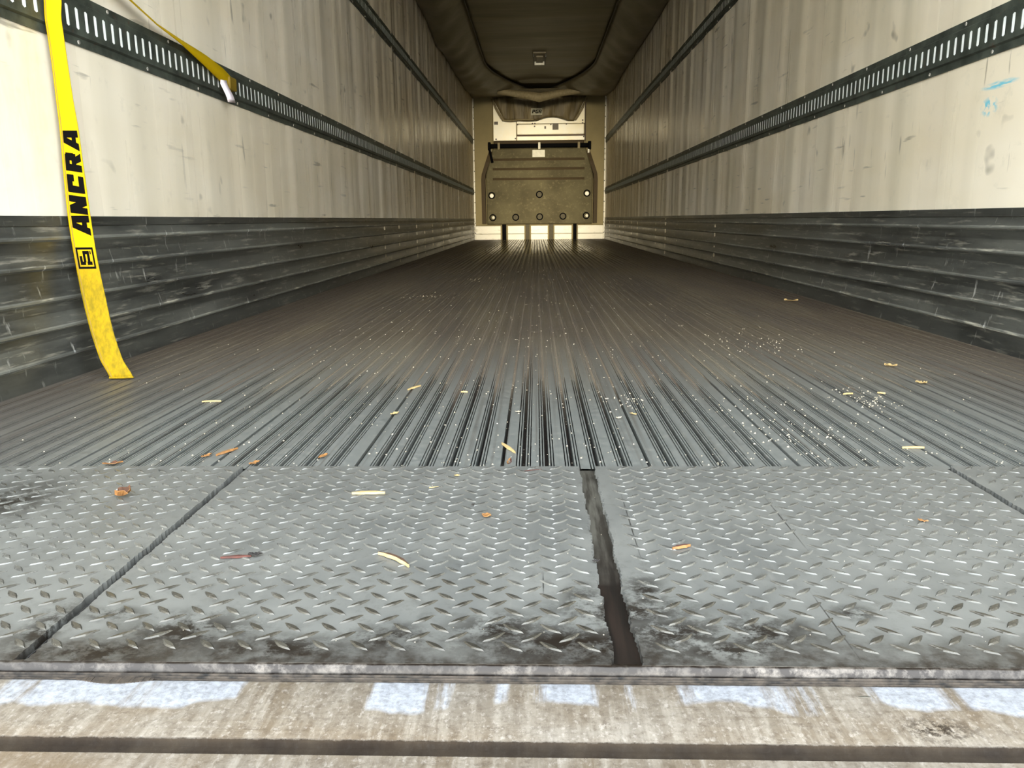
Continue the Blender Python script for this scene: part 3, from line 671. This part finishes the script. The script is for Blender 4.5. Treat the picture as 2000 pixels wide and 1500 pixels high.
def sp(z):
    for i in range(len(SP) - 1):
        if SP[i][0] >= z >= SP[i + 1][0]:
            t = (SP[i][0] - z) / (SP[i][0] - SP[i + 1][0]); p0 = SP[max(0, i - 1)]; p1 = SP[i]; p2 = SP[i + 1]; p3 = SP[min(len(SP) - 1, i + 2)]
            def cr(k): return .5 * ((2 * p1[k]) + (-p0[k] + p2[k]) * t + (2 * p0[k] - 5 * p1[k] + 4 * p2[k] - p3[k]) * t * t + (-p0[k] + 3 * p1[k] - 3 * p2[k] + p3[k]) * t ** 3)
            return z, cr(1), cr(2), cr(3)
    return (SP[-1][0], SP[-1][1], SP[-1][2], SP[-1][3]) if z < SP[-1][0] else (SP[0][0], SP[0][1], SP[0][2], SP[0][3])
def SPT(z, v, off=0):
    z_, y, a, b = sp(z); z2, y2, a2, b2 = sp(z - .004)
    t = Vector(((a2 - a), y2 - y, -.004)).normalized(); lat = Vector((b - a, .006, 0)).normalized(); nn = t.cross(lat).normalized()
    if nn.y > 0: nn = -nn
    return Vector((a + (b - a) * v, y + .006 * v, z)) + nn * off
V = []; Z = [1.03 - (1.025) * i / 90 for i in range(91)]
for z in Z:
    for v in (0, .08, .3, .5, .7, .92, 1): V.append(SPT(z, v, .0008 * math.sin(math.pi * v)))
n = 7; F = [(a * n + i, a * n + i + 1, (a + 1) * n + i + 1, (a + 1) * n + i) for a in range(90) for i in range(6)]
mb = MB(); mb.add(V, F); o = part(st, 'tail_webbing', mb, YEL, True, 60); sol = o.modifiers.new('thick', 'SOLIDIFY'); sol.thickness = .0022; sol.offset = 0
# end fold and side stitch line
mb = MB(); A = SPT(.006, -.02, .0005); B = SPT(.006, 1.02, .0005)
mb.tube([A, A.lerp(B, .5) + Vector((0, 0, -.0005)), B], .0024, 6); part(st, 'hem_end', mb, YEL, True)
mb = MB(); V = []
for z in Z: V += [SPT(z, .085, .0020), SPT(z, .125, .0020)]
mb.add(V, [(i * 2, i * 2 + 1, i * 2 + 3, i * 2 + 2) for i in range(90)]); part(st, 'stitch_line', mb, YELD)
# lettering: each glyph from quads in (u along reading direction 0..1, v height 0..1); it reads upward with glyph tops to the left
GL = {
 'A': [[(0, 0), (.36, 0), (.74, 1), (.42, 1)], [(.42, 1), (1.0, 1), (1.0, .74), (.56, .74)], [(.66, 0), (1.0, 0), (1.0, 1), (.66, 1)], [(.26, .16), (.8, .16), (.8, .44), (.40, .44)]],
 'N': [[(0, 0), (.32, 0), (.46, 1), (.12, 1)], [(.12, 1), (.50, 1), (.84, 0), (.46, 0)], [(.56, 0), (.88, 0), (1.0, 1), (.68, 1)]],
 'C': [[(0, .08), (.32, .0), (.46, .94), (.10, .94)], [(.0, 0), (.82, 0), (.87, .32), (.05, .32)], [(.12, 1), (.98, 1), (.94, .68), (.10, .68)], [(.64, 1), (.98, 1), (.94, .58), (.61, .58)]],
 'R': [[(0, 0), (.34, 0), (.48, 1), (.12, 1)], [(.12, 1), (.92, 1), (.90, .72), (.12, .72)], [(.62, .95), (.99, .95), (.95, .46), (.58, .46)], [(.14, .60), (.92, .60), (.90, .32), (.14, .32)], [(.40, .4), (.74, .4), (.92, 0), (.54, 0)]],
}
zlo, zhi = .345, .598; wid = (zhi - zlo) / 5
for i, ch in enumerate('ANCRA'):
    V = []; F = []
    for q in GL[ch]:
        # slice each quad into 4 along its length so that it follows the webbing
        for k in range(4):
            def lp2(p, q_, t): return (p[0] + (q_[0] - p[0]) * t, p[1] + (q_[1] - p[1]) * t)
            t0, t1 = k / 4, (k + 1) / 4
            c4 = [lp2(q[0], q[1], t0), lp2(q[0], q[1], t1), lp2(q[3], q[2], t1), lp2(q[3], q[2], t0)]
            b = len(V)
            for (u, v) in c4:
                z = zlo + wid * (i + .02 + u * .97); V.append(SPT(z, .93 - .77 * v, .0026))
            F.append((b, b + 1, b + 2, b + 3))
    mb = MB(); mb.add(V, F); o = part(st, 'letter', mb, INK)
# square emblem below the lettering
def patch(z0_, z1_, v0, v1): return [(z0_, v0), (z0_, v1), (z1_, v1), (z1_, v0)]
Zb, Zt = .2665, .3185; H_ = Zt - Zb; V = []; F = []
def er(u0, u1, v0, v1): # emblem rect: u 0..1 up, v 0..1 across
    b = len(V)
    for (z, v) in patch(Zb + H_ * u0, Zb + H_ * u1, .13 + .76 * v0, .13 + .76 * v1): V.append(SPT(z, v, .0024))
    F.append((b, b + 1, b + 2, b + 3))
for r_ in ((0, .10, 0, 1), (.90, 1, 0, 1), (0, 1, 0, .09), (0, 1, .91, 1), (.18, .34, .16, .46), (.18, .60, .16, .30), (.30, .84, .36, .50), (.18, .34, .56, .84), (.18, .84, .60, .74), (.68, .84, .36, .66), (.68, .84, .78, .84)): er(*r_)
mb = MB(); mb.add(V, F); part(st, 'emblem', mb, INK)
# long run from the ratchet to the hooked end
RP = [((-1.196, 2.02, 1.045), (-.3, .6, .60), .0255), ((-1.200, 2.18, 1.018), (-.40, .84, .36), .0240), ((-1.203, 2.34, .990), (-.42, .86, .31), .024), ((-1.206, 2.50, .962), (-.40, .87, .26), .024), ((-1.207, 2.66, .947), (-.34, .86, .40), .024), ((-1.209, 2.85, .925), (-.1, .55, .80), .024), ((-1.211, 3.00, .902), (.15, .10, .98), .0245), ((-1.214, 3.10, .884), (.05, .05, 1), .0255)]
V = []; 
for i in range(57):
    f = i / 56 * 7; k = min(6, int(f)); t = f - k; t = t; p = Vector(RP[k][0]).lerp(Vector(RP[k + 1][0]), t); d = Vector(RP[k][1]).normalized().lerp(Vector(RP[k + 1][1]).normalized(), t).normalized(); h = RP[k][2]
    for u in (-1, 0, 1): V.append(p + d * h * u)
mb = MB(); mb.add(V, [(a * 3 + i, a * 3 + i + 1, a * 3 + 4 + i, a * 3 + 3 + i) for a in range(56) for i in range(2)])
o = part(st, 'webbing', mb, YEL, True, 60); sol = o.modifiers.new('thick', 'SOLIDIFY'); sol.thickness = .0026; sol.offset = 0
part(st, 'folded_loop', MB().box(-1.2205, -1.2045, 3.055, 3.125, .862, .909, .004), YELD, True)
mb = MB(); mb.box(-1.2255, -1.2215, 3.09, 3.138, .852, .898, .001); mb.box(-1.229, -1.222, 3.125, 3.150, .862, .89, .002); part(st, 'end_fitting', mb, DARK)
V = []; TG = [(-1.208, 3.000, .884, .017), (-1.204, 2.990, .868, .021), (-1.198, 2.996, .850, .022), (-1.194, 3.006, .835, .023), (-1.193, 3.016, .822, .024), (-1.196, 3.030, .810, .024)]
for (x, y, z, h) in TG: V += [(x - .004, y - h, z), (x + .006, y + h, z + .002)]
mb = MB(); mb.add(V, [(i * 2, i * 2 + 1, i * 2 + 3, i * 2 + 2) for i in range(5)]); o = part(st, 'warning_tag', mb, TAGM, True, 60); o.modifiers.new('thick', 'SOLIDIFY').thickness = .0008; o['label'] = 'small white cloth tag'
# ratchet above the frame
mb = MB(); mb.box(-1.226, -1.222, 1.95, 2.06, 1.0, 1.09, .001); mb.box(-1.226, -1.170, 1.955, 1.959, 1.01, 1.10); mb.box(-1.226, -1.170, 2.05, 2.054, 1.01, 1.10); mb.cyl((-1.196, 1.95, 1.055), .012, 'y', .11, 12); part(st, 'ratchet', mb, DARK)

# ------------------------------------------------------------------ litter on the floor
def sliver(name, c, L, wd, ang, mats, label, cat, bend=0, th=.003, z=ZP, grp=None, tip=.25, tilt=0, two=False):
    N = 7; V = []; a = math.radians(ang)
    for i in range(N + 1):
        t = -1 + 2 * i / N; w_ = wd / 2 * max(tip, (1 - abs(t) ** 2.5)) * (1 + .2 * math.sin(i * 2.3 + L * 900)); bx = bend * (1 - t * t)
        zz = .0004 + th * .25 * (1 - t * t) + tilt * (t + 1) * .5
        for (u, h) in ((-w_, 0), (-w_ * .6, th), (w_ * .6, th), (w_, 0)):
            X = t * L / 2; Yv = u + bx; V.append((X * math.cos(a) - Yv * math.sin(a), X * math.sin(a) + Yv * math.cos(a), zz + h))
    F = []; fm = []
    for i in range(N):
        for j in range(4):
            k = (j + 1) % 4; F.append((i * 4 + j, i * 4 + k, i * 4 + 4 + k, i * 4 + 4 + j)); fm.append(1 if (two and j == 1) else 0)
    F += [(3, 2, 1, 0), tuple(N * 4 + j for j in range(4))]; fm += [0, 0]
    o = mobj(name, V, F, mats, fm=fm, loc=(c[0], c[1], z)); fixn(o); tag(o, label, cat, grp); return o
def leafy(name, c, L, wd, ang, mats, label, cat, z=ZP, fold=.006, seed=1):
    rnd = random.Random(seed); a = math.radians(ang); V = []; N = 8
    for i in range(N + 1):
        t = -1 + 2 * i / N; w_ = wd / 2 * (max(0.08, 1 - abs(t) ** 2) * rnd.uniform(.7, 1.15))
        for u, h in ((-w_, fold * rnd.uniform(.5, 1.2)), (0, .0008 + fold * .1), (w_, fold * rnd.uniform(.3, 1.2))):
            V.append((t * L / 2 * math.cos(a) - u * math.sin(a), t * L / 2 * math.sin(a) + u * math.cos(a), h + .0008 + fold * .4 * t * t))
    F = [(i * 3 + j, i * 3 + j + 1, i * 3 + 4 + j, i * 3 + 3 + j) for i in range(N) for j in range(2)]; fm = [(1 if (f % 2 and len(mats) > 1) else 0) for f in range(len(F))]
    o = mobj(name, V, F, mats, fm=fm, loc=(c[0], c[1], z)); o.modifiers.new('thick', 'SOLIDIFY').thickness = .0007; tag(o, label, cat); return o
leafy('dry_leaf', (-.640, 1.016), .022, .030, 50, [LEAF, LEAFD], 'curled orange dry leaf scrap on the left tread plate', 'leaf', fold=.010, seed=3)
sliver('wood_splinter', (-.300, 1.030), .046, .009, 3, [WOODL], 'long pale wood splinter on the tread plate, rear of the bark twig', 'splinter', th=.003)
sliver('bark_twig', (-.226, .812), .052, .0065, -40, [WOODL, WOODB], 'curved twig with dark bark on the middle tread plate', 'twig', bend=.004, th=.0036, two=True)
sliver('rusty_splinter', (-.407, .819), .034, .0055, 8, [RUST], 'reddish splinter on the plate right of the left seam', 'splinter', th=.002)
leafy('burnt_scrap', (-.386, .823), .016, .010, 15, [SOOT], 'black charred scrap at the tip of the reddish splinter', 'scrap', fold=.003, seed=5)
leafy('leaf_scrap', (-.130, .946), .013, .012, -20, [LEAF], 'small flat orange leaf scrap left of the wide groove', 'leaf', fold=.002, seed=6)
sliver('bark_chip', (.101, .850), .024, .006, 22, [LEAF, RUST], 'orange-brown bark chip right of the wide groove', 'chip', th=.003, two=True)
leafy('leaf_flake', (.414, .931), .012, .007, -30, [LEAF], 'small orange leaf flake on the right-hand tread plate', 'leaf', fold=.002, seed=8)
sliver('pale_splinter', (-.113, 1.262), .062, .0065, -66, [WOODL], 'cream pointed splinter lying across the floor grooves in the middle', 'splinter', th=.003, z=0, tip=.12)
leafy('rust_flake', (-.109, 1.192), .030, .008, 85, [RUST, LEAF], 'rusty orange flake in a floor groove below the cream splinter', 'flake', z=-.003, fold=.003, seed=9)
sliver('red_fibre', (-.072, 1.135), .030, .0016, 20, [RUST], 'thin red fibre at the rear edge of the middle plate', 'fibre', th=.0008)
leafy('dark_scrap', (-.150, .985), .006, .005, 40, [SOOT], 'tiny black scrap behind the small orange leaf scrap', 'scrap', fold=.002, seed=11)
leafy('soot_scrap', (-.000, .81), .009, .006, 10, [SOOT], 'black speck beside the jagged left edge of the wide groove', 'scrap', fold=.002, seed=12)
sliver('bark_sliver', (-.582, 1.240), .045, .006, 62, [LEAF], 'orange sliver standing highest of the chips near the left seam', 'chip', z=0)
leafy('yellow_chip', (-.606, 1.214), .020, .010, 60, [LEAF], 'orange chip just left of the taller orange sliver', 'chip', z=0, fold=.003, seed=13)
leafy('orange_chip', (-.413, 1.212), .026, .009, 70, [LEAF], 'orange chip in the floor grooves right of the left seam', 'chip', z=0, fold=.003, seed=14)
leafy('brown_chip', (-.513, 1.176), .020, .010, 55, [LEAF], 'orange chip directly above the left seam', 'chip', z=0, fold=.003, seed=15)
leafy('rim_chip', (-.739, 1.172), .030, .010, 20, [LEAF, LEAFD], 'orange chip at the rear edge of the leftmost plate', 'chip', z=0, fold=.004, seed=16)
sliver('floor_splinter', (-.760, 1.61), .040, .003, 8, [WOODL], 'thin pale splinter on the left part of the ribbed floor', 'splinter', z=0)
leafy('pale_chip', (-.346, 1.497), .022, .010, 50, [WOODL], 'pale yellow chip on the ribbed floor left of centre', 'chip', z=0, fold=.003, seed=17)
sliver('upright_chip', (-.345, 1.745), .050, .007, 62, [WOODL], 'pale chip farther back than the yellow chip, left of centre', 'chip', z=0)
sliver('straw_bit', (-.226, 1.697), .015, .005, -5, [WOODL], 'short straw bit lying crosswise on the ribbed floor', 'straw', z=0)
leafy('cream_chip', (-.102, 1.512), .012, .010, 0, [CRUMB], 'small cream chip on the ribbed floor in the middle', 'chip', z=0, fold=.002, seed=18)
leafy('far_chip', (1.091, 3.59), .060, .030, -15, [WOODL], 'pale chip far back near the right scuff liner', 'chip', z=0, fold=.008, seed=19)
leafy('curled_chip', (.835, 1.985), .030, .018, -20, [WOODL], 'curled pale chip, farther back of the two large ones on the right', 'chip', z=0, fold=.006, seed=20)
leafy('bright_chip', (.812, 1.775), .024, .018, -25, [WOODL], 'bright curled chip on the right part of the floor', 'chip', z=0, fold=.005, seed=21)
sliver('match_splinter', (.606, 1.668), .024, .004, 15, [WOODL], 'short pale splinter beside the dusty patch on the right', 'splinter', z=0)
sliver('small_splinter', (.680, 1.675), .016, .005, -25, [WOODL], 'small pale splinter just right of the short one', 'splinter', z=0)
leafy('groove_chip', (.123, 1.49), .018, .007, -50, [WOODL], 'pale chip in the dark groove right of centre', 'chip', z=0, fold=.003, seed=22)
leafy('tan_chip', (.092, 1.462), .010, .008, 0, [CRUMB], 'tan chip left of the dark groove right of centre', 'chip', z=0, fold=.002, seed=23)
sliver('long_splinter', (.556, 1.262), .036, .004, 0, [WOODL], 'long pale splinter lying crosswise near the right-hand plates', 'splinter', z=0)
leafy('round_chip', (-.184, 1.107), .008, .007, 0, [WOODL], 'tiny round cream chip near the rear edge of the middle plate', 'chip', fold=.001, seed=24)
sliver('thin_straw', (-.212, 1.057), .014, .002, 20, [WOODL], 'thin straw bit right of the long pale wood splinter', 'straw', th=.001)
sliver('sill_nick', (.197, .571), .010, .0022, 0, [DARK], 'small dark nick of metal on the threshold at right', 'scrap', th=.0012, z=-.0024)
# dust crumbs
rnd = random.Random(5); cb = MB()
def crumb(x, y, z, s):
    a = rnd.uniform(0, 3); P = [(s * rnd.uniform(.6, 1.3) * math.cos(a + k * 2.1), s * rnd.uniform(.6, 1.2) * math.sin(a + k * 2.1)) for k in range(3)]
    cb.add([(x + p[0], y + p[1], z) for p in P] + [(x, y, z + s * .9)], [(0, 1, 3), (1, 2, 3), (2, 0, 3)])
for i in range(1500):
    y = 1.17 + rnd.random() ** 1.8 * 6; x = rnd.uniform(-1.1, 1.1) * (1 if rnd.random() < .3 else .7); crumb(x, y, .0001, rnd.uniform(.0006, .0019) * (1 + y * .12))
for (cx, cy, n, r) in ((-.63, 3.9, 24, .10), (-.42, 5.1, 10, .10), (.60, 2.4, 60, .16), (.40, 1.36, 120, .12), (.62, 1.62, 60, .06), (.12, 1.6, 40, .05)):
    for i in range(n): crumb(cx + rnd.gauss(0, r * .5), cy + rnd.gauss(0, r), .0001, rnd.uniform(.001, .0022) * (1 + cy * .15))
for i in range(160): crumb(rnd.uniform(-.8, .8), rnd.uniform(.62, 1.15), ZP, rnd.uniform(.0004, .0010))
tag(cb.obj('dust_crumbs', CRUMB), 'pale dust crumbs scattered over the floor', 'crumbs', kind='stuff')
